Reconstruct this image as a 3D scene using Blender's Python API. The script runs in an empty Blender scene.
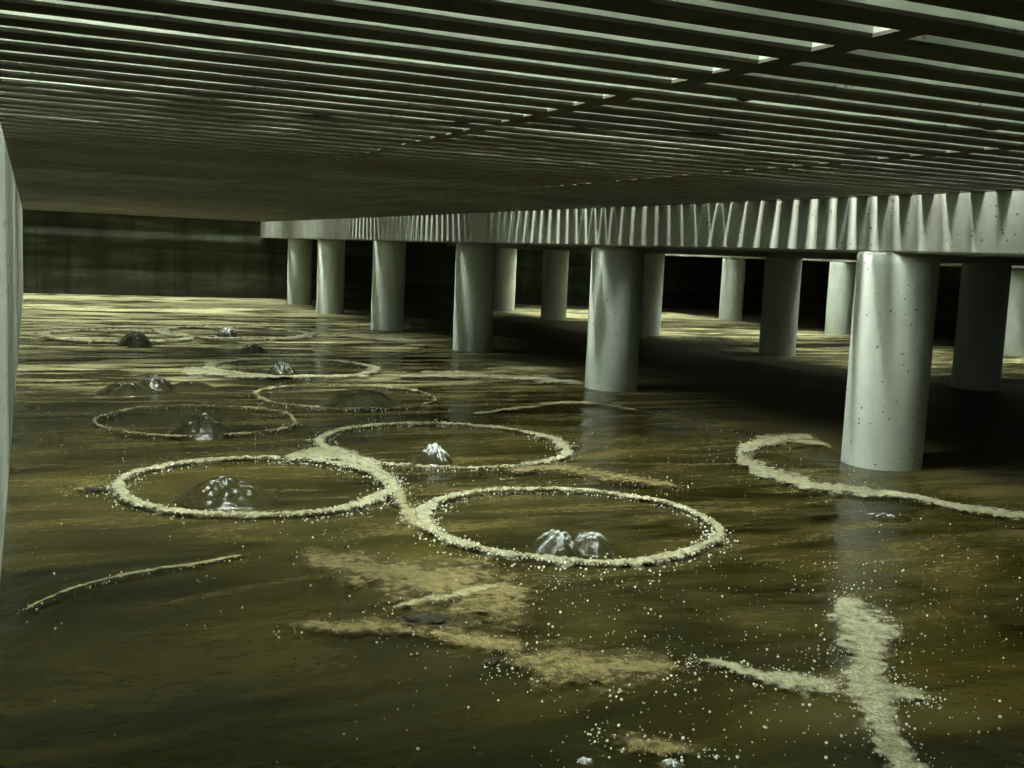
import bpy, bmesh, math, random
from mathutils import Vector, Matrix, noise

random.seed(7)
S = bpy.context.scene
COL = S.collection
PI = math.pi

# ------------------------------------------------------------------ helpers
def fn(x, y=0.0, z=0.0):
    return noise.noise(Vector((x, y, z)))

def frac(x, y=0.0, z=0.0, o=4):
    return noise.fractal(Vector((x, y, z)), 1.0, 2.0, o)

def obj(name, bm_or_me, mats, parent=None, loc=None, smooth=False):
    """link one mesh object"""
    if isinstance(bm_or_me, bmesh.types.BMesh):
        me = bpy.data.meshes.new(name)
        bm_or_me.to_mesh(me)
        bm_or_me.free()
    else:
        me = bm_or_me
    if not isinstance(mats, (list, tuple)):
        mats = [mats]
    if not me.materials:
        for m in mats:
            me.materials.append(m)
    if smooth:
        me.polygons.foreach_set('use_smooth', [True] * len(me.polygons))
    o = bpy.data.objects.new(name, me)
    COL.objects.link(o)
    if parent is not None:
        o.parent = parent
    if loc is not None:
        o.location = loc
    return o

def tag(o, label, cat, group=None, kind=None):
    o['label'] = label
    o['category'] = cat
    if group:
        o['group'] = group
    if kind:
        o['kind'] = kind
    return o

def thing(name, loc=(0, 0, 0), rz=0.0):
    """an Empty at the thing's base that parents its parts"""
    o = bpy.data.objects.new(name, None)
    COL.objects.link(o)
    o.empty_display_size = 0.1
    o.location = loc
    o.rotation_euler.z = rz
    return o

def structure(o, label=None):
    o['kind'] = 'structure'
    if label:
        o['label'] = label
    return o

def add_box(bm, a, b, mat=0):
    x0, y0, z0 = a
    x1, y1, z1 = b
    v = [bm.verts.new(p) for p in ((x0, y0, z0), (x1, y0, z0), (x1, y1, z0), (x0, y1, z0),
                                   (x0, y0, z1), (x1, y0, z1), (x1, y1, z1), (x0, y1, z1))]
    for f in ((3, 2, 1, 0), (4, 5, 6, 7), (0, 1, 5, 4), (1, 2, 6, 5), (2, 3, 7, 6), (3, 0, 4, 7)):
        fc = bm.faces.new([v[i] for i in f])
        fc.material_index = mat

def box_bm(a, b, bevel=0.0, seg=2):
    bm = bmesh.new()
    add_box(bm, a, b)
    if bevel:
        bmesh.ops.bevel(bm, geom=bm.edges[:], offset=bevel, segments=seg, affect='EDGES', profile=0.6)
    return bm

# ------------------------------------------------------------------ material helpers
class NT:
    def __init__(self, name):
        self.m = bpy.data.materials.new(name)
        self.m.use_nodes = True
        self.t = self.m.node_tree
        self.t.nodes.clear()
        self.out = self.n('ShaderNodeOutputMaterial')
        self.b = self.n('ShaderNodeBsdfPrincipled')
        self.l(self.b.outputs[0], self.out.inputs[0])
    def n(self, typ, **kw):
        nd = self.t.nodes.new(typ)
        for k, v in kw.items():
            setattr(nd, k, v)
        return nd
    def l(self, a, b):
        self.t.links.new(a, b)
    def pos(self):
        return self.n('ShaderNodeNewGeometry').outputs['Position']
    def mapping(self, src, scale=(1, 1, 1), loc=(0, 0, 0)):
        mp = self.n('ShaderNodeMapping')
        mp.inputs['Scale'].default_value = scale
        mp.inputs['Location'].default_value = loc
        self.l(src, mp.inputs[0])
        return mp.outputs[0]
    def noise(self, vec, scale, detail=4, rough=0.55, dist=0.0):
        nd = self.n('ShaderNodeTexNoise')
        nd.inputs['Scale'].default_value = scale
        nd.inputs['Detail'].default_value = detail
        nd.inputs['Roughness'].default_value = rough
        nd.inputs['Distortion'].default_value = dist
        self.l(vec, nd.inputs['Vector'])
        return nd.outputs['Fac']
    def voronoi(self, vec, scale, feature='F1'):
        nd = self.n('ShaderNodeTexVoronoi', feature=feature)
        nd.inputs['Scale'].default_value = scale
        self.l(vec, nd.inputs['Vector'])
        return nd.outputs['Distance']
    def ramp(self, fac, stops):
        nd = self.n('ShaderNodeValToRGB')
        e = nd.color_ramp.elements
        while len(e) > 1:
            e.remove(e[-1])
        for i, (p, c) in enumerate(stops):
            if i == 0:
                el = e[0]
                el.position = p
            else:
                el = e.new(p)
            el.color = (*c, 1) if len(c) == 3 else c
        self.l(fac, nd.inputs[0])
        return nd.outputs[0]
    def range(self, v, a, b, c=0.0, d=1.0, smooth=False):
        nd = self.n('ShaderNodeMapRange')
        if smooth:
            nd.interpolation_type = 'SMOOTHSTEP'
        for i, x in enumerate((a, b, c, d)):
            nd.inputs[1 + i].default_value = x
        self.l(v, nd.inputs[0])
        return nd.outputs[0]
    def math(self, op, a, b=None):
        nd = self.n('ShaderNodeMath', operation=op)
        for i, x in enumerate((a, b)):
            if x is None:
                continue
            if isinstance(x, (int, float)):
                nd.inputs[i].default_value = x
            else:
                self.l(x, nd.inputs[i])
        return nd.outputs[0]
    def mix(self, fac, a, b):
        nd = self.n('ShaderNodeMix', data_type='RGBA')
        if isinstance(fac, (int, float)):
            nd.inputs[0].default_value = fac
        else:
            self.l(fac, nd.inputs[0])
        for i, x in ((6, a), (7, b)):
            if isinstance(x, tuple):
                nd.inputs[i].default_value = (*x, 1)
            else:
                self.l(x, nd.inputs[i])
        return nd.outputs[2]
    def bump(self, h, strength=0.3, dist=0.01, prev=None):
        nd = self.n('ShaderNodeBump')
        nd.inputs['Strength'].default_value = strength
        nd.inputs['Distance'].default_value = dist
        self.l(h, nd.inputs['Height'])
        if prev is not None:
            self.l(prev, nd.inputs['Normal'])
        return nd.outputs[0]
    def set(self, **kw):
        for k, v in kw.items():
            s = self.b.inputs[k.replace('_', ' ')]
            if hasattr(v, 'is_linked'):
                self.l(v, s)
            elif isinstance(v, tuple) and len(v) == 3:
                s.default_value = (*v, 1)
            else:
                s.default_value = v

def concrete(name, base, dark, pits=0.0, rings=False, stain=0.5, rough=0.85):
    t = NT(name)
    p = t.pos()
    n1 = t.noise(p, 2.2, 6, 0.6)
    n2 = t.noise(p, 30, 4, 0.6)
    streak = t.noise(t.mapping(p, (9, 9, 0.7)), 1.0, 4)
    c = t.mix(t.range(n1, 0.35, 0.72, 0, stain), base, dark)
    c = t.mix(t.range(streak, 0.5, 0.75, 0, stain * 0.7), c, dark)
    c = t.mix(t.range(n2, 0.3, 0.7, 0, 0.25), c, tuple(x * 0.55 for x in base))
    if pits:
        v = t.voronoi(p, 26)
        sel = t.noise(p, 9, 2)
        pit = t.math('MULTIPLY', t.range(v, 0.10, 0.22, 1, 0), t.range(sel, 0.50, 0.58, 0, 1))
        c = t.mix(t.math('MULTIPLY', pit, pits), c, (0.03, 0.032, 0.025))
    h = t.math('ADD', t.math('MULTIPLY', n2, 0.5), n1)
    nb = t.bump(h, 0.35, 0.01)
    if rings:
        w = t.n('ShaderNodeTexWave', wave_type='BANDS', bands_direction='Z')
        w.inputs['Scale'].default_value = 11.0
        w.inputs['Distortion'].default_value = 0.4
        t.l(p, w.inputs['Vector'])
        nb = t.bump(w.outputs['Fac'], 0.05, 0.004, nb)
    t.set(Base_Color=c, Roughness=rough, Normal=nb, Specular_IOR_Level=0.3)
    return t.m

M_COLUMN = concrete('column_concrete', (0.60, 0.635, 0.58), (0.32, 0.34, 0.29), pits=0.9, rings=True, stain=0.4)
M_BEAM = concrete('beam_concrete', (0.34, 0.35, 0.31), (0.15, 0.132, 0.105), pits=0.9, stain=0.8)
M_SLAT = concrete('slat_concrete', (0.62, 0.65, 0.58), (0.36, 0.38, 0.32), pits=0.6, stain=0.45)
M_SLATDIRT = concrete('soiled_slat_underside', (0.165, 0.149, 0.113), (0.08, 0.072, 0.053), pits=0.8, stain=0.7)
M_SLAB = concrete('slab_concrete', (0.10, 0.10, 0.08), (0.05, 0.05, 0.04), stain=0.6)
def side_wall_material():
    t = NT('side_wall_concrete')
    p = t.pos()
    n1 = t.noise(t.mapping(p, (1, 0.22, 0.05)), 1.6, 6, 0.7)
    n2 = t.noise(p, 24, 4, 0.6)
    v = t.voronoi(t.mapping(p, (1, 0.1, 1)), 14)
    c = t.ramp(n1, [(0.38, (0.05, 0.052, 0.04)), (0.46, (0.34, 0.36, 0.32)), (0.6, (0.5, 0.52, 0.47))])
    c = t.mix(t.range(n2, 0.35, 0.7, 0, 0.5), c, (0.2, 0.21, 0.17))
    c = t.mix(t.math('MULTIPLY', t.range(v, 0.12, 0.25, 1, 0), t.range(n2, 0.4, 0.55)), c, (0.03, 0.03, 0.02))
    t.set(Base_Color=c, Roughness=0.9, Normal=t.bump(n2, 0.5, 0.02))
    return t.m
M_WALLL = side_wall_material()
M_MORTAR = concrete('mortar', (0.62, 0.62, 0.56), (0.4, 0.4, 0.36), stain=0.4)

def wall_material():
    t = NT('far_wall_concrete')
    p = t.pos()
    n1 = t.noise(t.mapping(p, (0.35, 0.35, 2.2)), 1.6, 5, 0.6)
    n2 = t.noise(p, 5, 5, 0.6)
    streak = t.noise(t.mapping(p, (3.0, 3.0, 0.25)), 1.0, 4)
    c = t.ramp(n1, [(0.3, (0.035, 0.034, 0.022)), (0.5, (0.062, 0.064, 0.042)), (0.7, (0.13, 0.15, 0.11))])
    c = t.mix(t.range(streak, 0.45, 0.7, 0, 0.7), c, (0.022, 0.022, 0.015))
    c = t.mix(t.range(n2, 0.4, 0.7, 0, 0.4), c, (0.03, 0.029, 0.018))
    # shutter joints between pours: every 2.6 m across, one level line
    sx = t.n('ShaderNodeSeparateXYZ')
    t.l(p, sx.inputs[0])
    wob = t.math('MULTIPLY', t.noise(p, 3, 3), 0.05)
    fx = t.math('PINGPONG', t.math('ADD', t.math('ADD', sx.outputs[0], sx.outputs[1]), wob), 1.3)
    jl = t.range(fx, 0.012, 0.03, 1, 0)
    fz = t.math('ABSOLUTE', t.math('SUBTRACT', t.math('ADD', sx.outputs[2], wob), 1.0))
    jh = t.range(fz, 0.01, 0.022, 1, 0)
    j = t.math('MAXIMUM', jl, jh)
    c = t.mix(t.math('MULTIPLY', j, 0.4), c, (0.02, 0.02, 0.013))
    nb = t.bump(t.math('SUBTRACT', n2, j), 0.4, 0.015)
    t.set(Base_Color=c, Roughness=0.9, Normal=nb, Specular_IOR_Level=0.2)
    return t.m
M_WALL = wall_material()

def slurry_material():
    t = NT('slurry_liquid')
    p = t.pos()
    sx = t.n('ShaderNodeSeparateXYZ')
    t.l(p, sx.inputs[0])
    flow = t.noise(t.mapping(p, (0.55, 1.5, 1)), 1.0, 7, 0.62, 0.9)
    flow2 = t.noise(t.mapping(p, (0.6, 2.8, 1), (7, 3, 0)), 1.3, 8, 0.7, 0.7)
    fine = t.noise(t.mapping(p, (1.0, 1.8, 1)), 22, 4, 0.6)
    base = t.ramp(flow, [(0.34, (0.0055, 0.0052, 0.0007)), (0.50, (0.019, 0.017, 0.0023)), (0.68, (0.058, 0.047, 0.010))])
    # thin brown scum, patchy
    scum = t.math('MULTIPLY', t.range(flow2, 0.40, 0.68, 0, 0.9, True), t.range(fine, 0.3, 0.65, 0.35, 1))
    scum = t.math('MULTIPLY', scum, t.range(t.math('ADD', sx.outputs[1], t.math('MULTIPLY', sx.outputs[0], 0.5)), 2.8, 5.6, 0.08, 1.0))
    c = t.mix(scum, base, (0.125, 0.100, 0.034))
    # drifted pale foam lying thick at the far end of the pit
    far = t.range(sx.outputs[1], 7.6, 10.5, 0.0, 1.0, True)
    far2 = t.range(sx.outputs[1], 13.0, 20.0, 0.0, 0.06)
    fo = t.math('ADD', t.math('ADD', t.math('MULTIPLY', flow, 0.45), t.math('MULTIPLY', flow2, 0.55)), far2)
    fo = t.math('ADD', fo, t.math('MULTIPLY', t.math('SUBTRACT', fine, 0.5), 0.12))
    aisle_shade = t.math('MULTIPLY', t.range(sx.outputs[0], 4.5, 5.4, 0, 1, True), t.range(sx.outputs[0], 8.6, 9.6, 1, 0, True))
    aisle_shade = t.math('MAXIMUM', aisle_shade, t.range(sx.outputs[0], 13.0, 13.8, 0, 1, True))
    c = t.mix(t.math('MULTIPLY', aisle_shade, 0.85), c, t.mix(t.range(fine, 0.35, 0.7), (0.018, 0.016, 0.008), (0.05, 0.043, 0.022)))  # mottled crust, its colour darkened to paint in the shade under the solid slabs
    fm = t.math('MULTIPLY', t.range(fo, 0.472, 0.60, 0, 1, True), far)
    fm = t.math('MULTIPLY', fm, t.math('SUBTRACT', 1.0, t.math('MULTIPLY', aisle_shade, 0.9)))  # pale foam faded out there too, as part of the painted shade
    foamc = t.ramp(fine, [(0.3, (0.34, 0.30, 0.15)), (0.7, (0.68, 0.63, 0.39))])
    c = t.mix(fm, c, foamc)
    crusted = t.range(sx.outputs[0], 4.4, 5.3, 0, 1, True)
    r = t.math('ADD', t.math('ADD', t.range(fm, 0, 1, 0.13, 0.7), t.math('MULTIPLY', scum, 0.35)), t.math('MULTIPLY', crusted, 0.45))
    w1 = t.noise(t.mapping(p, (1.0, 1.6, 1)), 3.2, 4, 0.5, 0.4)
    w2 = t.noise(t.mapping(p, (1.0, 1.4, 1)), 16, 3, 0.5)
    nb = t.bump(w1, 0.32, 0.03)
    nb = t.bump(w2, 0.22, 0.006, nb)
    nb = t.bump(t.math('MULTIPLY', fine, fm), 0.8, 0.02, nb)
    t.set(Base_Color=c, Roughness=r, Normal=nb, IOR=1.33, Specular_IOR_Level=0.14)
    return t.m
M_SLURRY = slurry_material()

def boil_material(froth):
    t = NT('white_froth' if froth else 'boiling_slurry')
    p = t.pos()
    nb = t.bump(t.noise(p, 45, 3), 0.35, 0.01)
    if froth:
        at_ = t.n('ShaderNodeAttribute', attribute_name='froth')
        f = t.math('MULTIPLY', at_.outputs['Fac'], t.range(t.noise(p, 60, 3), 0.3, 0.55, 0.3, 1))
        t.set(Base_Color=(0.60, 0.63, 0.62), Roughness=0.5, Normal=nb, Alpha=f)
    else:
        t.set(Base_Color=(0.030, 0.026, 0.007), Roughness=0.1, Normal=nb, IOR=1.33)
    return t.m
M_WATER, M_FROTH = boil_material(False), boil_material(True)

def foam_material(name, c0, c1, cut, soft, rag=1.0):
    """bubbly foam; the film breaks up raggedly towards its edges (uv.x runs 0 middle .. 1 edge)"""
    t = NT(name)
    p = t.pos()
    uv = t.n('ShaderNodeUVMap')
    s = t.n('ShaderNodeSeparateXYZ')
    t.l(uv.outputs[0], s.inputs[0])
    n = t.noise(p, 26, 5, 0.65)
    big = t.noise(t.mapping(p, (1, 1.5, 1)), 5, 5, 0.6)
    v = t.voronoi(p, 85)
    c = t.mix(t.range(n, 0.3, 0.7), c0, c1)
    c = t.mix(t.range(v, 0.25, 0.7, 0, 0.45), c, tuple(x * 0.5 for x in c0))
    m = t.math('ADD', t.math('SUBTRACT', 1.0, s.outputs[0]),
               t.math('MULTIPLY', t.math('SUBTRACT', t.math('ADD', t.math('MULTIPLY', n, 0.5), t.math('MULTIPLY', big, 0.5)), 0.5), 3.2 * rag))
    a = t.range(m, cut, cut + soft, 0, 1, True)
    nb = t.bump(t.math('SUBTRACT', n, v), 0.7, 0.012)
    t.set(Base_Color=c, Roughness=0.6, Normal=nb, Alpha=a, Specular_IOR_Level=0.4)
    return t.m
M_FOAM = foam_material('pale_foam', (0.24, 0.215, 0.11), (0.56, 0.535, 0.37), 0.12, 0.65, 0.85)
M_THIN = foam_material('thin_foam', (0.24, 0.20, 0.085), (0.46, 0.42, 0.24), 0.2, 0.7, 0.8)
M_SCUM = foam_material('brown_scum', (0.14, 0.105, 0.033), (0.30, 0.24, 0.095), 0.2, 0.9, 0.9)

def bubble_material():
    t = NT('bubble')
    p = t.pos()
    c = t.mix(t.range(t.noise(p, 14, 2), 0.35, 0.65), (0.55, 0.53, 0.38), (0.85, 0.86, 0.76))
    t.set(Base_Color=c, Roughness=0.25, Specular_IOR_Level=0.5)
    return t.m
M_BUBBLE = bubble_material()

def crust_material():
    t = NT('manure_crust')
    p = t.pos()
    c = t.mix(t.range(t.noise(p, 30, 4), 0.35, 0.7), (0.012, 0.011, 0.006), (0.045, 0.038, 0.020))
    t.set(Base_Color=c, Roughness=0.7, Specular_IOR_Level=0.2, Normal=t.bump(t.noise(p, 50, 4), 0.6, 0.015))
    return t.m
M_CRUST = crust_material()

# ------------------------------------------------------------------ sizes (metres; slurry surface z = 0)
CEIL = 1.60            # underside of the slatted floor
BEAM_B = 1.27          # underside of the beams
SLAB = 0.22            # slat depth
FARY = 23.1            # far wall
NEARY = -1.6
BX = [(4.60, 5.10), (8.78, 9.28), (13.05, 13.55)]
RIGHTX = 17.4

# ------------------------------------------------------------------ walls
def wall_far():
    structure(obj('wall_far', box_bm((-0.5, FARY, -0.4), (RIGHTX + 0.3, FARY + 0.3, CEIL + SLAB)), M_WALL), 'dark stained concrete far wall')
wall_far()
def wall_left():
    bm = bmesh.new()
    # runs very slightly skew, starts where the access recess ends
    n = 40
    rows = []
    for i in range(n + 1):
        y = 3.3 + (FARY - 3.3) * i / n
        x = -0.072 + 0.0062 * (y - 4)
        rows.append([bm.verts.new(v) for v in ((x - 0.3, y, -0.4), (x, y, -0.4), (x, y, CEIL), (x - 0.3, y, CEIL))])
    for a, b in zip(rows, rows[1:]):
        for k in range(4):
            bm.faces.new((a[k], b[k], b[(k + 1) % 4], a[(k + 1) % 4]))
    bm.faces.new(rows[0]); bm.faces.new(rows[-1][::-1])
    bmesh.ops.recalc_face_normals(bm, faces=bm.faces)
    structure(obj('wall_left', bm, M_WALLL), 'pale pitted concrete side wall along the left edge')
wall_left()
structure(obj('wall_right', box_bm((RIGHTX, NEARY, -0.4), (RIGHTX + 0.3, FARY, CEIL + SLAB)), M_WALL))
structure(obj('wall_near', box_bm((-1.9, NEARY - 0.3, -0.4), (RIGHTX + 0.3, NEARY, CEIL + SLAB)), M_WALL))
structure(obj('wall_recess', box_bm((-1.9, NEARY, -0.4), (-1.6, 3.3, CEIL + SLAB)), M_WALL))
structure(obj('wall_recess_end', box_bm((-1.9, 3.3, -0.4), (-0.39, 3.6, CEIL)), M_WALL))

# ------------------------------------------------------------------ slatted ceiling panels
PITCH, NB, PERIOD, GAP0 = 0.1725, 6, 1.035, 2.46
def slat_panel_mesh(x0, x1, bridges):
    """one gang panel: six tapered bars, solid bearing ends and cross bridges, as one closed mesh"""
    cuts = [x0, x0 + 0.14]
    for b in bridges:
        cuts += [b - 0.03, b + 0.03]
    cuts += [x1 - 0.20, x1]
    # insert extra stations so the arrises can wander a little
    xs, void = [], []
    for i in range(len(cuts) - 1):
        slot = i % 2 == 1
        n = 14 if slot else 1
        for k in range(n):
            xs.append(cuts[i] + (cuts[i + 1] - cuts[i]) * k / n)
            void.append(slot)
    xs.append(cuts[-1])
    tb, bb = (PITCH - 0.046) / 2, (PITCH - 0.068) / 2
    ys_t, ys_b = [], []
    for i in range(NB):
        c = PITCH * (i + 0.5)
        ys_t += [c - tb, c + tb]
        ys_b += [c - bb, c + bb]
    ys_t[0] += 0.006; ys_t[-1] -= 0.006      # the joint between two panels is a little wider
    ys_b[0] += 0.003; ys_b[-1] -= 0.003
    bm = bmesh.new()
    T, B, C = [], [], []
    for x in xs:
        C.append([bm.verts.new((x, y + 0.0022 * fn(x * 4, j * 3.1), 0.0075 + 0.003 * fn(x * 9, j * 2.7, 5))) for j, y in enumerate(ys_b)])
    for x in xs:
        T.append([bm.verts.new((x, y, SLAB)) for y in ys_t])
        B.append([bm.verts.new((x, y - (1 if j % 2 else -1) * 0.0032 + 0.0022 * fn(x * 4, j * 3.1), 0.0018 * fn(x * 3, j * 1.7, 5))) for j, y in enumerate(ys_b)])
    nx, ny = len(xs) - 1, len(ys_t) - 1
    solid = lambda i, j: 0 <= i < nx and 0 <= j < ny and not (void[i] and j % 2 == 1)
    for i in range(nx):
        for j in range(ny):
            if not solid(i, j):
                continue
            bm.faces.new((T[i][j], T[i + 1][j], T[i + 1][j + 1], T[i][j + 1]))
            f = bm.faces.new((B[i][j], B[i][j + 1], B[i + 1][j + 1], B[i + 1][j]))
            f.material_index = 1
            for open_side, p, q in ((not solid(i - 1, j), (i, j), (i, j + 1)), (not solid(i + 1, j), (i + 1, j + 1), (i + 1, j)),
                                    (not solid(i, j - 1), (i + 1, j), (i, j)), (not solid(i, j + 1), (i, j + 1), (i + 1, j + 1))):
                if open_side:
                    bm.faces.new((T[p[0]][p[1]], T[q[0]][q[1]], C[q[0]][q[1]], C[p[0]][p[1]]))
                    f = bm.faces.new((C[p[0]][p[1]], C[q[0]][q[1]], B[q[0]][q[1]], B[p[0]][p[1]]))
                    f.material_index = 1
    loose = [v for v in bm.verts if not v.link_faces]
    bmesh.ops.delete(bm, geom=loose, context='VERTS')
    me = bpy.data.meshes.new('ceiling')
    bm.to_mesh(me)
    bm.free()
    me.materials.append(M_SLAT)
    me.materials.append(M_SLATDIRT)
    return me
me1 = slat_panel_mesh(-0.55, 4.80, (1.485, 3.10))
me3 = slat_panel_mesh(9.08, 13.25, (10.5, 11.9))
K0 = int((NEARY - GAP0) / PERIOD) - 1
K1 = int((FARY - GAP0) / PERIOD) + 1
for k in range(K0, K1):
    y = GAP0 + PERIOD * k
    for me in (me1, me3):
        if me is me3 and k < 1:
            continue
        structure(obj('ceiling', me, (), loc=(0, y, CEIL)), 'slatted concrete ceiling panel')
# solid slabs over the other aisles and the access recess
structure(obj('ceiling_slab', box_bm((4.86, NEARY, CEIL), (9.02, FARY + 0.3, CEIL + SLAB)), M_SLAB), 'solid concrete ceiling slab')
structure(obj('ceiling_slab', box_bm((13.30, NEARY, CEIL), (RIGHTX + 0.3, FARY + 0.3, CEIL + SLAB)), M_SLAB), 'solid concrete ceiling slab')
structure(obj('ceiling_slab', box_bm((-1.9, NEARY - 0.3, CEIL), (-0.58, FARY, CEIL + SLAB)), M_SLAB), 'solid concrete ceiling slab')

# ------------------------------------------------------------------ columns
R_COL = 0.236
def column_mesh(seed):
    bm = bmesh.new()
    seg = 72
    zs = [-0.4, -0.02, 0.0, 0.2, 0.45, 0.7, 0.95, 1.2, BEAM_B - 0.018, BEAM_B - 0.006]
    rings = []
    for z in zs:
        rr = R_COL - (0.010 if z == zs[-1] else 0.0)
        ring = []
        for s in range(seg):
            a = 2 * PI * s / seg
            d = 0.0022 * fn(math.cos(a) * 1.6 + seed, math.sin(a) * 1.6, z * 1.5)
            ring.append(bm.verts.new(((rr + d) * math.cos(a), (rr + d) * math.sin(a), z)))
        rings.append(ring)
    for a, b in zip(rings, rings[1:]):
        for s in range(seg):
            bm.faces.new((a[s], a[(s + 1) % seg], b[(s + 1) % seg], b[s]))
    bm.faces.new(rings[-1])
    bm.faces.new(rings[0][::-1])
    me = bpy.data.meshes.new('shaft')
    bm.to_mesh(me)
    bm.free()
    me.materials.append(M_COLUMN)
    me.polygons.foreach_set('use_smooth', [len(p.vertices) == 4 for p in me.polygons])
    return me
def mortar_mesh(seed):
    bm = bmesh.new()
    seg = 60
    lo, hi = [], []
    for s in range(seg):
        a = 2 * PI * s / seg
        r = R_COL - 0.004 + 0.016 * fn(math.cos(a) * 4 + seed, math.sin(a) * 4)
        lo.append(bm.verts.new((r * math.cos(a), r * math.sin(a), BEAM_B - 0.007 - 0.006 * abs(fn(a * 3, seed)))))
        hi.append(bm.verts.new(((r - 0.006) * math.cos(a), (r - 0.006) * math.sin(a), BEAM_B + 0.001)))
    for s in range(seg):
        bm.faces.new((lo[s], lo[(s + 1) % seg], hi[(s + 1) % seg], hi[s]))
    bm.faces.new(hi)
    bm.faces.new(lo[::-1])
    me = bpy.data.meshes.new('mortar_bed')
    bm.to_mesh(me)
    bm.free()
    me.materials.append(M_MORTAR)
    return me
col_me, mor_me = column_mesh(1.3), mortar_mesh(2.1)
FRONT = [
    (4.62, 4.82, 'pale pitted round concrete column nearest the camera, biggest of the front row'),
    (4.75, 8.29, 'round concrete column second from the camera in the front row'),
    (4.83, 11.74, 'round concrete column third from the camera in the front row'),
    (4.77, 14.81, 'round concrete column fourth from the camera in the front row'),
    (4.85, 18.28, 'bright ribbed round column fifth from the camera in the front row'),
    (4.92, 20.85, 'dim round column farthest of the front row, close to the far wall'),
]
MIDDLE = [
    (8.81, 7.98, 'dark round column just right of the nearest front column, in the middle row'),
    (8.93, 11.32, 'dark round column of the middle row standing midway between the two nearest front columns'),
    (8.86, 14.48, 'middle row round column half hidden right behind the second front column'),
    (8.91, 17.80, 'middle row round column standing in the gap between the second and third front columns'),
    (8.95, 20.18, 'farthest middle row round column, half hidden right of the third front column'),
]
BACK = [
    (13.23, 11.35, 'pale round column of the back row cut by the right edge of the photo'),
    (13.06, 14.91, 'back row round column half hidden just left of the nearest front column'),
    (13.15, 18.23, 'pale round column farthest of the back row, seen against the dark wall'),
]
centres = {}
for row, pts, group in (('front', FRONT, 'concrete columns of the front row'), ('middle', MIDDLE, 'concrete columns of the middle row'),
                        ('back', BACK, 'concrete columns of the back row')):
    for i, (x, y, lab) in enumerate(pts):
        d = Vector((x, y)).normalized() * R_COL
        c = (x + d.x, y + d.y)
        centres.setdefault(row, []).append(c)
        o = thing('concrete_column', (c[0], c[1], 0), i * 1.7 + x)
        obj('shaft', col_me, (), parent=o)
        tag(o, lab, 'column', group)
        mb = obj('mortar_bed', mor_me, (), parent=o)
        mb['label'] = 'pale mortar bed under the beam'

# ------------------------------------------------------------------ beams, one precast piece from column to column
def beam_mesh(x0, x1, y0, y1):
    bm = bmesh.new()
    n = max(4, int((y1 - y0) / 0.25))
    prof = [(x0 + 0.012, BEAM_B), (x1 - 0.012, BEAM_B), (x1, BEAM_B + 0.012), (x1, CEIL - 0.004), (x0, CEIL - 0.004), (x0, BEAM_B + 0.012)]
    rows = []
    for i in range(n + 1):
        y = y0 + (y1 - y0) * i / n
        rows.append([bm.verts.new((x + 0.0015 * fn(y * 1.5, k), y, z)) for k, (x, z) in enumerate(prof)])
    for a, b in zip(rows, rows[1:]):
        for k in range(6):
            bm.faces.new((a[k], b[k], b[(k + 1) % 6], a[(k + 1) % 6]))
    bm.faces.new(rows[0])
    bm.faces.new(rows[-1][::-1])
    bmesh.ops.recalc_face_normals(bm, faces=bm.faces)
    return bm
ORD = ['nearest', 'second', 'third', 'fourth', 'fifth', 'sixth']
def beam_row(row, bx, first, word):
    ys = [first] + [c[1] for c in centres[row]] + [FARY - 0.01]
    n = len(ys)
    for i in range(n - 1):
        bm = beam_mesh(bx[0], bx[1], ys[i] + 0.0012, ys[i + 1] - 0.0012)
        o = obj('concrete_beam', bm, M_BEAM)
        if i == 0:
            lab = f'concrete beam piece of the {word} row running out of the frame from its nearest column'
        elif i == n - 2:
            lab = f'concrete beam piece of the {word} row from its farthest column to the far wall'
        else:
            lab = f'concrete beam piece of the {word} row spanning its {ORD[i-1]} and {ORD[i]} columns'
        tag(o, lab, 'beam', f'concrete beams over the {word} row of columns')
beam_row('front', BX[0], 1.55, 'front')
beam_row('middle', BX[1], 4.6, 'middle')
beam_row('back', BX[2], 8.0, 'back')

# ------------------------------------------------------------------ slurry
def slurry():
    xs = [-1.6]
    while xs[-1] < RIGHTX:
        xs.append(xs[-1] + (0.045 if xs[-1] < 4.6 else 0.16))
    ys = [NEARY]
    while ys[-1] < FARY:
        y = ys[-1]
        ys.append(y + (0.2 if y < 1.6 else 0.03 + 0.012 * (y - 1.6)))
    xs[-1], ys[-1] = RIGHTX, FARY
    verts, faces = [], []
    nx, ny = len(xs), len(ys)
    for y in ys:
        for x in xs:
            z = 0.006 * frac(x * 0.9, y * 1.3, 0.3, 3) + 0.0035 * fn(x * 4.0, y * 5.0, 2.0)
            verts.append((x, y, z - 0.003))
    for j in range(ny - 1):
        for i in range(nx - 1):
            if ys[j] > 3.5 and xs[i + 1] < -0.12:
                continue
            a = j * nx + i
            faces.append((a, a + 1, a + nx + 1, a + nx))
    me = bpy.data.meshes.new('slurry')
    me.from_pydata(verts, [], faces)
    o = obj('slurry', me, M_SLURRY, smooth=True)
    tag(o, 'dark olive brown slurry covering the floor of the pit', 'slurry', kind='stuff')
slurry()

# ------------------------------------------------------------------ camera maths, also used to read points off the slurry surface
H_CAM = 1.17
F_PX = 1082.1
RM = Matrix(((0.91080284, -0.41055462, 0.04339448), (-0.00991661, -0.12683801, -0.99187387), (0.41272247, 0.90297122, -0.11959574)))
def at(px, py):
    """point of the slurry surface"""
    r = RM.transposed() @ Vector((px - 512, py - 384, F_PX))
    t = -H_CAM / r.z
    return Vector((r.x * t, r.y * t))

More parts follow.
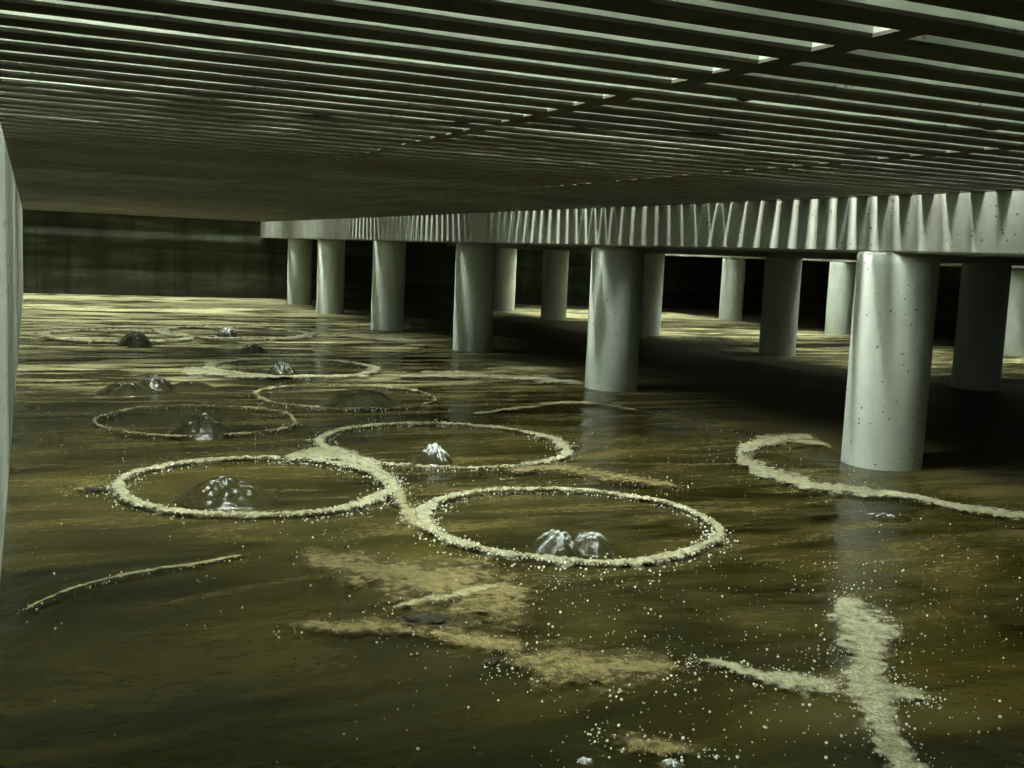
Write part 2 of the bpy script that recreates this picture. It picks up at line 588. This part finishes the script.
# ------------------------------------------------------------------ foam
def catmull(p, closed, step):
    n = len(p)
    out = []
    rng = range(n if closed else n - 1)
    for i in rng:
        a = p[(i - 1) % n] if closed or i > 0 else p[0]
        b, c = p[i], p[(i + 1) % n]
        d = p[(i + 2) % n] if closed or i + 2 < n else p[-1]
        L = math.hypot(c[0] - b[0], c[1] - b[1])
        m = max(2, int(L / step))
        for k in range(m):
            t = k / m
            out.append(tuple(0.5 * (2 * b[q] + (c[q] - a[q]) * t + (2 * a[q] - 5 * b[q] + 4 * c[q] - d[q]) * t * t
                                    + (3 * b[q] - a[q] - 3 * c[q] + d[q]) * t ** 3) for q in range(len(b))))
    if not closed:
        out.append(tuple(p[-1]))
    return out

def ribbon(name, pts, closed, h, mat, seed=0.0, step=0.012, M=11, jit=0.35, wob=0.0, parent=None, fade=0.07):
    """a low bank of foam that follows a path; pts = (x, y, half width x, half width y)"""
    P = catmull(pts, closed, step)
    n = len(P)
    verts, faces, uvs = [], [], []
    S_ = [0.0]
    for a, b in zip(P, P[1:]):
        S_.append(S_[-1] + math.hypot(b[0] - a[0], b[1] - a[1]))
    wmean = sum(math.hypot(p[2], p[3]) for p in P) / n
    for i, (x, y, ox, oy) in enumerate(P):
        w = math.hypot(ox, oy)
        nx, ny = ox / w, oy / w
        o = wob * fn(x * 3 + seed, y * 3)
        wl = max(w, 0.004) * (1 + jit * (fn(x * 6 + seed, y * 6) + 0.7 * fn(x * 21 + seed, y * 21)))
        wr = max(w, 0.004) * (1 + jit * (fn(x * 6 + seed, y * 6, 4) + 0.7 * fn(x * 21 + seed, y * 21, 4)))
        for k in range(M):
            v = -1 + 2 * k / (M - 1)
            off = o + (v * wl if v > 0 else v * wr)
            X, Y = x + nx * off, y + ny * off
            e = math.sqrt(max(0.0, 1 - v * v))
            z = 0.007 + h * e * (0.65 + 0.55 * fn(X * 38, Y * 38, seed) + 0.35 * fn(X * 90, Y * 90, seed))
            if k in (0, M - 1):
                z = -0.004
            if not closed:
                z = 0.003 + (z - 0.003) * max(0.0, min(1.0, min(i, n - 1 - i) / 4.0))
            verts.append((X, Y, z))
            uvs.append(1 - (1 - abs(v)) * (1.0 if closed else min(1.0, (min(S_[i], S_[-1] - S_[i]) + 0.0) / min(fade, max(1.6 * max(w, wmean), 1e-4)))))
    m = n if closed else n - 1
    for i in range(m):
        for k in range(M - 1):
            a, b = i * M + k, ((i + 1) % n) * M + k
            faces.append((a, a + 1, b + 1, b))
    me = bpy.data.meshes.new(name)
    me.from_pydata(verts, [], faces)
    uvl = me.uv_layers.new(name='UVMap')
    flat = []
    for l in me.loops:
        flat += [uvs[l.vertex_index], 0.0]
    uvl.data.foreach_set('uv', flat)
    o = obj(name, me, mat, parent=parent, smooth=True)
    return o, P

ICO = None
def ico():
    global ICO
    if ICO is None:
        bm = bmesh.new()
        bmesh.ops.create_icosphere(bm, subdivisions=1, radius=1.0)
        bm.verts.ensure_lookup_table()
        ICO = ([tuple(v.co) for v in bm.verts], [tuple(v.index for v in f.verts) for f in bm.faces])
        bm.free()
    return ICO

def bubbles(name, pts, parent=None):
    V, F = ico()
    verts, faces = [], []
    for x, y, z, r in pts:
        b = len(verts)
        verts += [(x + vx * r, y + vy * r, z + vz * r) for vx, vy, vz in V]
        faces += [(b + i, b + j, b + k) for i, j, k in F]
    me = bpy.data.meshes.new(name)
    me.from_pydata(verts, [], faces)
    o = obj(name, me, M_BUBBLE, parent=parent, smooth=True)
    o['kind'] = 'stuff'
    return o

def foam_ring(c, r, widths, label, seed, mat=M_FOAM, h=0.022, nb=700, squash=1.0):
    """widths: half width at angles going round (0 = +X)"""
    pts = []
    N = 20
    for i in range(N):
        a = 2 * PI * i / N
        f = i / N * len(widths)
        w0, w1 = widths[int(f) % len(widths)], widths[(int(f) + 1) % len(widths)]
        w = w0 + (w1 - w0) * (f - int(f))
        rr = r * (1 + 0.035 * fn(math.cos(a) * 1.3 + seed, math.sin(a) * 1.3))
        pts.append((c[0] + rr * math.cos(a), c[1] + squash * rr * math.sin(a), w * math.cos(a), w * math.sin(a)))
    o = thing('foam_ring', (c[0], c[1], 0)) if nb else None
    band, P = ribbon('foam_band' if nb else 'foam_ring', pts, True, h, mat, seed, step=0.014 if c[1] < 7 else 0.03, M=9, wob=0.03, parent=o)
    if nb:
        band.location = (-c[0], -c[1], 0)
    else:
        o = band
    tag(o, label, 'foam ring', 'foam rings around the boils')
    if nb:
        rnd = random.Random(int(seed * 10))
        bl = []
        for _ in range(nb):
            x, y, ox, oy = rnd.choice(P)
            w = math.hypot(ox, oy)
            g = rnd.gauss(0, 0.75) * w * 1.25
            d = Vector((x - c[0], y - c[1])).normalized()
            q = rnd.random()
            br = 0.002 + 0.0045 * q * q
            on = abs(g) < w * 0.8
            bl.append((x + d.x * g - c[0], y + d.y * g - c[1], (h * 0.75 if on else 0.003), br))
        bubbles('bubbles', bl, parent=o)
    return o

foam_ring((2.19, 4.13), 0.645, [0.035, 0.038, 0.034, 0.05, 0.055, 0.06, 0.055, 0.04],
          'sharp pale foam ring nearest the camera, around twin white boils', 1.1, nb=1300)
foam_ring((1.03, 5.17), 0.64, [0.06, 0.05, 0.05, 0.05, 0.045, 0.055, 0.05, 0.06],
          'pale foam ring at left around a wide dark fluted boil', 2.2, nb=1200)
foam_ring((2.33, 6.03), 0.745, [0.07, 0.05, 0.04, 0.045, 0.05, 0.02, 0.018, 0.05],
          'pale foam ring behind the two nearest rings, around a single white boil', 3.3, nb=900)
foam_ring((1.04, 7.14), 0.62, [0.03, 0.02, 0.02, 0.02, 0.02, 0.035, 0.045, 0.03],
          'faint thin foam ring in shade around a black boil at left', 4.4, M_THIN, nb=200)
foam_ring((2.30, 8.13), 0.69, [0.03, 0.04, 0.055, 0.055, 0.05, 0.025, 0.02, 0.02],
          'foam ring with only its far side pale, around a low dark boil', 5.5, M_THIN, nb=250)
foam_ring((2.35, 10.10), 0.77, [0.10, 0.09, 0.08, 0.09, 0.12, 0.13, 0.10, 0.09],
          'foam ring around the far whitish domed boil', 6.6, nb=250)
foam_ring((1.04, 13.4), 0.80, [0.13, 0.14, 0.15, 0.14, 0.14, 0.13, 0.12, 0.13],
          'far foam ring around the brown rounded mound at left', 7.7, h=0.035, nb=0)
foam_ring((2.47, 13.97), 0.92, [0.14, 0.14, 0.15, 0.14, 0.14, 0.15, 0.16, 0.15],
          'far foam ring around a small black and white splash', 8.8, h=0.035, nb=0)

def path(pl):
    """(px, py, half width px) read off the photo -> points lying on the slurry"""
    out = []
    n = len(pl)
    for i, (x, y, w) in enumerate(pl):
        a, b = pl[max(0, i - 1)], pl[min(n - 1, i + 1)]
        L = math.hypot(b[0] - a[0], b[1] - a[1])
        nx, ny = -(b[1] - a[1]) / L, (b[0] - a[0]) / L
        p, q = at(x + nx * w, y + ny * w), at(x - nx * w, y - ny * w)
        c = (p + q) / 2
        out.append((c.x, c.y, (p.x - q.x) / 2, (p.y - q.y) / 2))
    return out

def raft(label, cat, pl, mat, h, seed, nb=0, name='foam_streak', group=None, jit=0.4, wob=0.05):
    P0 = path(pl)
    c = P0[len(P0) // 2]
    o = thing(name, (c[0], c[1], 0)) if nb else None
    film, P = ribbon(('scum_film' if name == 'scum_patch' else 'foam_film') if nb else name, P0, False, h, mat, seed, parent=o, step=0.02, M=15, jit=jit, wob=wob, fade=0.11 if mat is M_SCUM else 0.07)
    if nb:
        film.location = (-c[0], -c[1], 0)
    else:
        o = film
    tag(o, label, cat, group)
    if nb:
        rnd = random.Random(int(seed * 7))
        bl = []
        for _ in range(nb):
            x, y, ox, oy = rnd.choice(P)
            g = rnd.gauss(0, 0.7)
            bl.append((x + ox * g + rnd.gauss(0, 0.01) - c[0], y + oy * g + rnd.gauss(0, 0.01) - c[1], 0.004 + h * 0.5, 0.0014 + 0.003 * rnd.random() ** 4))
        bubbles('bubbles', bl, parent=o)
    return o
# S-shaped streak in front of the nearest column
raft('pale winding foam streak passing in front of the nearest column', 'foam',
     [(815, 438, 3), (775, 441, 7), (745, 450, 9), (742, 461, 10), (772, 476, 10), (815, 488, 9), (860, 493, 6), (905, 498, 5), (955, 508, 6), (1000, 516, 6), (1045, 521, 5)],
     M_FOAM, 0.010, 11.0, 500, jit=0.6)
raft('short side arm of pale foam curling right from the winding streak', 'foam',
     [(752, 449, 3), (785, 442, 5), (815, 444, 4), (835, 449, 2)], M_THIN, 0.006, 11.5, 60)
# figure-shaped raft, bottom right
raft('upright pale foam raft at lower right, tail running off the bottom edge', 'foam',
     [(832, 602, 22), (852, 618, 34), (868, 640, 40), (868, 662, 34), (862, 684, 36), (872, 706, 28), (888, 735, 22), (908, 768, 22), (935, 810, 20)],
     M_FOAM, 0.005, 12.0, 500, jit=0.35)
raft('left arm of foam reaching from the upright raft to the brown scum', 'foam',
     [(850, 690, 14), (815, 685, 11), (770, 679, 9), (725, 669, 7), (690, 661, 5)], M_FOAM, 0.005, 12.5, 200, jit=0.3)
raft('short right arm of foam beside the upright raft', 'foam',
     [(872, 692, 16), (905, 698, 13), (938, 706, 7)], M_FOAM, 0.005, 12.8, 120, jit=0.3)
# brown scum
raft('broad brown scum patch below the two nearest foam rings', 'scum',
     [(290, 556, 8), (345, 568, 26), (400, 582, 40), (450, 596, 50), (505, 602, 48), (548, 600, 20)], M_SCUM, 0.006, 13.0, 120, name='scum_patch')
raft('pale foam edge lying across the brown scum, above the dark clod', 'foam',
     [(385, 612, 4), (425, 603, 6), (460, 596, 8), (490, 590, 5), (520, 590, 3)], M_THIN, 0.01, 13.3, 60)
raft('long brown scum band sweeping from the left to the lower middle', 'scum',
     [(275, 632, 8), (340, 630, 11), (400, 632, 12), (455, 640, 14), (505, 650, 18), (540, 665, 22)], M_SCUM, 0.006, 13.6, 100, name='scum_patch')
raft('rounded yellow brown scum raft in the lower middle', 'scum',
     [(490, 664, 14), (545, 670, 30), (605, 674, 34), (660, 672, 28), (695, 668, 12)], M_SCUM, 0.008, 14.0, 260, name='scum_patch')
raft('faint scum band near the bottom edge, beside the small splash', 'scum',
     [(590, 738, 10), (640, 748, 14), (690, 752, 10), (720, 757, 4)], M_SCUM, 0.006, 14.5, 120, name='scum_patch')
raft('tan foam bridge joining the left ring to the ring behind', 'foam',
     [(282, 463, 5), (310, 456, 9), (340, 458, 11), (372, 470, 9), (392, 486, 9)], M_FOAM, 0.018, 15.0, 200)
raft('tan foam lobe between the left ring and the nearest ring', 'foam',
     [(392, 486, 9), (400, 505, 12), (412, 520, 12), (425, 530, 8)], M_THIN, 0.012, 15.5, 150)
raft('tan scum band behind the nearest ring', 'scum',
     [(500, 474, 6), (540, 470, 8), (590, 474, 8), (640, 482, 8), (690, 489, 5)], M_SCUM, 0.008, 16.0, 150, name='scum_patch')
raft('tan patch of scum off the left side of the left ring', 'scum',
     [(60, 494, 4), (90, 490, 8), (115, 490, 7)], M_SCUM, 0.006, 16.4, 40, name='scum_patch')
raft('thin foam line curving over the dark slurry at lower left', 'foam',
     [(20, 614, 2), (70, 594, 2.5), (115, 580, 3), (160, 571, 3), (205, 565, 2.5), (250, 556, 2)], M_THIN, 0.006, 17.0, 60)
raft('thin foam line leading from the middle ring towards the second column', 'foam',
     [(470, 415, 2), (530, 408, 3), (580, 403, 2.5), (640, 412, 1.5)], M_THIN, 0.006, 17.4, 30)
raft('bright foam streak lying left of the second front column', 'foam',
     [(395, 377, 2.5), (450, 377, 3.5), (500, 378, 3), (545, 381, 4), (585, 385, 3)], M_FOAM, 0.015, 17.8, 60)
raft('bright foam bank left of the whitish domed boil', 'foam',
     [(178, 372, 5), (205, 374, 7), (240, 377, 4), (300, 378, 3), (372, 378, 2)], M_FOAM, 0.02, 18.2, 60)
raft('short foam dab behind the dark boil, beside the fourth front column', 'foam',
     [(335, 336, 2), (360, 338, 3), (395, 341, 3.5), (420, 342, 2)], M_FOAM, 0.02, 18.6, 0)

# ------------------------------------------------------------------ boils: slurry welling up over the air nozzles
def boil(px, py, r, h, seed, froth, label, flutes=1.0, ex=1.0, name='slurry_boil', lobes=None):
    c = at(px, py)
    lobes = lobes or [(0, 0, 1, 1)]
    nr, na = 26, 72
    verts, faces, fr = [], [], []
    def height(x, y):
        z = 0
        for lx, ly, lr, lh in lobes:
            d = math.hypot(x / ex - lx, y - ly) / lr
            a = math.atan2(y - ly, x - lx)
            k = max(0.0, 1 - d)
            s = max(0.0, 1 - d * d) ** 1.15
            fl = 1 + flutes * 0.22 * fn(math.cos(a) * 4 + seed, math.sin(a) * 4, d * 1.2)
            fl += flutes * 0.10 * fn(math.cos(a) * 11 + seed, math.sin(a) * 11, d * 2.5)
            fl += 0.14 * fn(x * 7 + seed, y * 7)
            z = max(z, lh * s * fl)
        return z
    for i in range(nr + 1):
        for j in range(na):
            a = 2 * PI * j / na
            d = i / nr
            x, y = math.cos(a) * d * ex, math.sin(a) * d
            z = height(x, y) * h * 0.8
            verts.append((x * r * 0.82, y * r * 0.82, z - 0.006 - (0.01 if i == nr else 0.0)))
            n1 = fn(math.cos(a) * 7 + seed, math.sin(a) * 7, d * 3.0)
            n2 = fn(x * 9 + seed, y * 9, 3)
            fr.append(max(0.0, min(1.0, (froth - 0.5 + 0.9 * n1 + 0.4 * n2 + (height(x, y) - 0.45) * 1.2) * 1.8)) if z > 0.15 * h else 0.0)
            if i == 0:
                break
    for j in range(na):
        faces.append((0, 1 + j, 1 + (j + 1) % na))
    for i in range(1, nr):
        for j in range(na):
            a = 1 + (i - 1) * na
            b = a + na
            faces.append((a + j, b + j, b + (j + 1) % na, a + (j + 1) % na))
    ff = [f for f in faces if max(fr[v] for v in f) > 0.08]
    top = thing(name, (c.x, c.y, 0)) if ff else None
    me = bpy.data.meshes.new('water_dome' if ff else name)
    me.from_pydata(verts, [], faces)
    o = obj(me.name if not ff else 'water_dome', me, M_WATER, parent=top, smooth=True)
    if ff:
        used = sorted({v for f in ff for v in f})
        idx = {v: k for k, v in enumerate(used)}
        m2 = bpy.data.meshes.new('froth')
        m2.from_pydata([(verts[v][0] * 1.005, verts[v][1] * 1.005, verts[v][2] + 0.0012) for v in used], [], [tuple(idx[v] for v in f) for f in ff])
        att = m2.attributes.new('froth', 'FLOAT', 'POINT')
        att.data.foreach_set('value', [fr[v] for v in used])
        fo = obj('froth', m2, M_FROTH, parent=top, smooth=True)
        fo['kind'] = 'stuff'
        fo['label'] = 'white froth streaks'
        o = top
    else:
        o.location = (c.x, c.y, 0)
    tag(o, label, 'boil', 'boils of slurry over the air nozzles')
    return o
boil(574, 550, 0.27, 0.105, 1.5, 0.30, 'twin humped white boil inside the foam ring nearest the camera', lobes=[(-0.38, 0.0, 0.52, 1.0), (0.34, 0.05, 0.5, 0.8)])
boil(226, 497, 0.30, 0.10, 2.9, -0.30, 'wide dark fluted boil with glints inside the left foam ring', flutes=1.6)
boil(434, 461, 0.20, 0.115, 3.5, 0.38, 'single white boil inside the foam ring behind the nearest two', lobes=[(0.0, 0, 0.7, 1.0), (-0.5, 0.3, 0.5, 0.35)])
boil(200, 434, 0.26, 0.14, 4.5, -0.6, 'black boil in the shaded thin foam ring at left')
boil(362, 404, 0.38, 0.13, 5.5, -0.6, 'low wide dark boil in the ring with one pale side')
boil(282, 376, 0.20, 0.15, 6.5, 0.25, 'whitish domed boil midway back, inside its foam ring')
boil(135, 345, 0.24, 0.19, 7.5, -0.4, 'brown rounded mound of slurry welling up far back at left', flutes=0.7)
boil(228, 338, 0.20, 0.16, 8.5, 0.25, 'small black and white splash far back, farthest boil of all')
boil(253, 352, 0.22, 0.10, 9.5, -0.6, 'small dark boil just below the black and white splash')
boil(155, 388, 0.20, 0.12, 10.5, 0.0, 'rough boil with a white glint, in the roiling patch at left')
boil(128, 392, 0.30, 0.08, 11.5, -0.3, 'low choppy boil left of the one with a white glint', flutes=1.6)
boil(190, 388, 0.26, 0.06, 12.5, -0.4, 'low choppy boil right of the one with a white glint', flutes=1.6)
boil(885, 517, 0.13, 0.022, 13.5, -0.1, 'small choppy boil right in front of the nearest column', flutes=2.0, ex=1.4)
boil(672, 766, 0.045, 0.022, 14.5, 0.35, 'small bright splash at the bottom edge of the photo', flutes=2.0)
boil(585, 761, 0.035, 0.012, 15.5, 0.35, 'tiny bright splash left of the other at the bottom edge', flutes=2.0)

# ------------------------------------------------------------------ floating clods of crust
def clod(px, py, sx, sy, h, seed, label):
    c = at(px, py)
    bm = bmesh.new()
    bmesh.ops.create_icosphere(bm, subdivisions=4, radius=1.0)
    for v in bm.verts:
        n = v.co.normalized()
        k = 1 + 0.35 * frac(n.x * 1.6 + seed, n.y * 1.6, n.z * 1.6, 4) + 0.12 * fn(n.x * 7 + seed, n.y * 7, n.z * 7)
        v.co = Vector((n.x * sx * k, n.y * sy * k, n.z * h * k))
    o = obj('crust_clod', bm, M_CRUST, loc=(c.x, c.y, 0.0), smooth=True)
    o.rotation_euler.z = -0.45
    tag(o, label, 'clod', 'clods of crust floating on the slurry')
clod(425, 622, 0.085, 0.045, 0.026, 1, 'dark lumpy clod of crust floating in the brown scum')
clod(455, 626, 0.045, 0.03, 0.012, 5, 'flat dark bit of crust right of the lumpy clod')
clod(96, 492, 0.07, 0.03, 0.02, 2, 'small dark clod at the left edge of the left foam ring')
clod(396, 506, 0.03, 0.016, 0.012, 3, 'small dark bit on the tan foam right of the left ring')
clod(985, 394, 0.09, 0.03, 0.012, 4, 'dark flat clod in front of the dark column at right')
clod(385, 584, 0.04, 0.02, 0.008, 6, 'small dark fleck of crust above the brown scum')
clod(492, 662, 0.022, 0.02, 0.012, 8, 'small dark crumb left of the rounded scum raft')

# ------------------------------------------------------------------ manure plugging some of the slots
def clog(x0, x1, kslot, jslot, label, seed, drop=0.004):
    y = GAP0 + PERIOD * kslot + PITCH * jslot
    bm = bmesh.new()
    n, m = 14, 10
    rows = []
    for i in range(n + 1):
        t = i / n
        x = x0 + (x1 - x0) * t
        s = max(0.25, math.sin(PI * t) ** 0.4)
        ring = []
        for j in range(m):
            a = 2 * PI * j / m
            k = 1 + 0.18 * fn(x * 14 + seed, math.cos(a) * 2, math.sin(a) * 2)
            ring.append(bm.verts.new((x, y + math.cos(a) * 0.030 * k * s, CEIL + 0.032 + math.sin(a) * (0.027 + drop) * k * s)))
        rows.append(ring)
    for a, b in zip(rows, rows[1:]):
        for j in range(m):
            bm.faces.new((a[j], b[j], b[(j + 1) % m], a[(j + 1) % m]))
    bm.faces.new(rows[0][::-1])
    bm.faces.new(rows[-1])
    bmesh.ops.recalc_face_normals(bm, faces=bm.faces)
    o = obj('manure_plug', bm, M_CRUST, smooth=True)
    tag(o, label, 'manure plug', 'plugs of manure stuck in the ceiling slots')
clog(1.735, 1.81, 0, 0, 'dark lump of manure plugging the long slot gap, right of the row of triangles', 1)
clog(2.63, 2.72, 0, 0, 'dark lump of manure in the long slot gap near the right photo edge', 6)
clog(1.67, 1.81, 0, 5, 'short dark manure plug in a slot just right of the row of triangles', 2)
clog(1.97, 2.25, 0, 4, 'long dark manure plug in a slot towards the right', 3)
clog(0.86, 1.0, 1, 1, 'dark manure plug in a slot left of the row of triangles', 4)
clog(1.30, 1.43, 1, 0, 'dark manure plug close to the small triangles', 5)

# ------------------------------------------------------------------ loose bubbles scattered over the slurry
def loose_bubbles():
    rnd = random.Random(5)
    pts = []
    tries = 0
    while len(pts) < 3000 and tries < 200000:
        tries += 1
        x, y = rnd.uniform(0.0, 4.6), rnd.uniform(1.7, 8.0)
        d = 0.10 + 0.9 * max(0.0, fn(x * 1.4 + 3, y * 1.8)) + 0.9 * max(0.0, fn(x * 5, y * 6, 3)) - 0.15
        if x > 1.4 and y < 3.4:
            d += 0.35
        if x < 1.1:
            d *= 0.3
        inside = any(math.hypot(x - cx, y - cy) < r - 0.1 for cx, cy, r in ((2.19, 4.13, .68), (1.03, 5.17, .68), (2.33, 6.03, .78)))
        if inside:
            d *= 0.3
        if rnd.random() > d:
            continue
        q = rnd.random()
        pts.append((x, y, 0.003, 0.0013 + 0.0038 * q ** 5))
    o = bubbles('loose_bubbles', pts)
    tag(o, 'small pale bubbles and flecks scattered over the near slurry', 'bubbles', kind='stuff')
loose_bubbles()

# ------------------------------------------------------------------ light: hall above the slats
W = bpy.data.worlds.new('World')
S.world = W
W.use_nodes = True
bg = W.node_tree.nodes['Background']
bg.inputs[0].default_value = (0.84, 1.0, 0.86, 1)
bg.inputs[1].default_value = 0.12

def lamp(x, y, z, sx, sy, power, rot=(0, 0, 0)):
    L = bpy.data.lights.new('hall_lamp', 'AREA')
    L.shape = 'RECTANGLE'
    L.size, L.size_y = sx, sy
    L.energy = power
    L.color = (0.90, 1.0, 0.88)
    o = bpy.data.objects.new('hall_lamp', L)
    COL.objects.link(o)
    o.location = (x, y, z)
    o.rotation_euler = rot
    o['kind'] = 'helper'
ZL = CEIL + SLAB
lamp(-2.4, 2.9, ZL + 2.5, 0.3, 3.4, 2200)
lamp(0.9, 3.6, ZL + 2.5, 0.3, 2.6, 350)
lamp(3.2, 3.7, ZL + 2.5, 0.3, 2.4, 450)
lamp(0.7, 9.6, ZL + 2.5, 0.3, 2.0, 330)
lamp(0.7, 13.6, ZL + 2.5, 0.3, 1.6, 330)
lamp(0.7, 17.8, ZL + 2.5, 0.3, 2.0, 450)
lamp(1.5, 5.5, ZL + 4.2, 2.6, 0.6, 1200)
for y, p in ((7.7, 380), (9.3, 720), (12.6, 650), (15.7, 750), (19.0, 1150), (22.0, 1500)):
    lamp(1.5, y, ZL + 4.2, 2.6, 0.34, p)
for y, L, p in ((11.0, 2.4, 900), (15.3, 2.4, 1500), (19.6, 2.4, 1700)):
    lamp(10.2, y, ZL + 2.5, 0.3, L, p * 0.55)
    lamp(12.2, y, ZL + 2.5, 0.3, L, p * 0.55)

# ------------------------------------------------------------------ camera
cam = bpy.data.cameras.new('camera')
cam.sensor_fit = 'HORIZONTAL'
cam.sensor_width = 36.0
cam.lens = F_PX / 1024 * 36.0
cam.clip_start = 0.01
cam.clip_end = 100
co = bpy.data.objects.new('camera', cam)
COL.objects.link(co)
right, down, fwd = RM[0], RM[1], RM[2]
m = Matrix((right, -Vector(down), -Vector(fwd))).transposed().to_4x4()
m.translation = (0, 0, H_CAM)
co.matrix_world = m
S.camera = co

S.view_settings.view_transform = 'Standard'
S.view_settings.look = 'None'
S.view_settings.gamma = 1
S.view_settings.use_curve_mapping = False
S.view_settings.exposure = 0.86
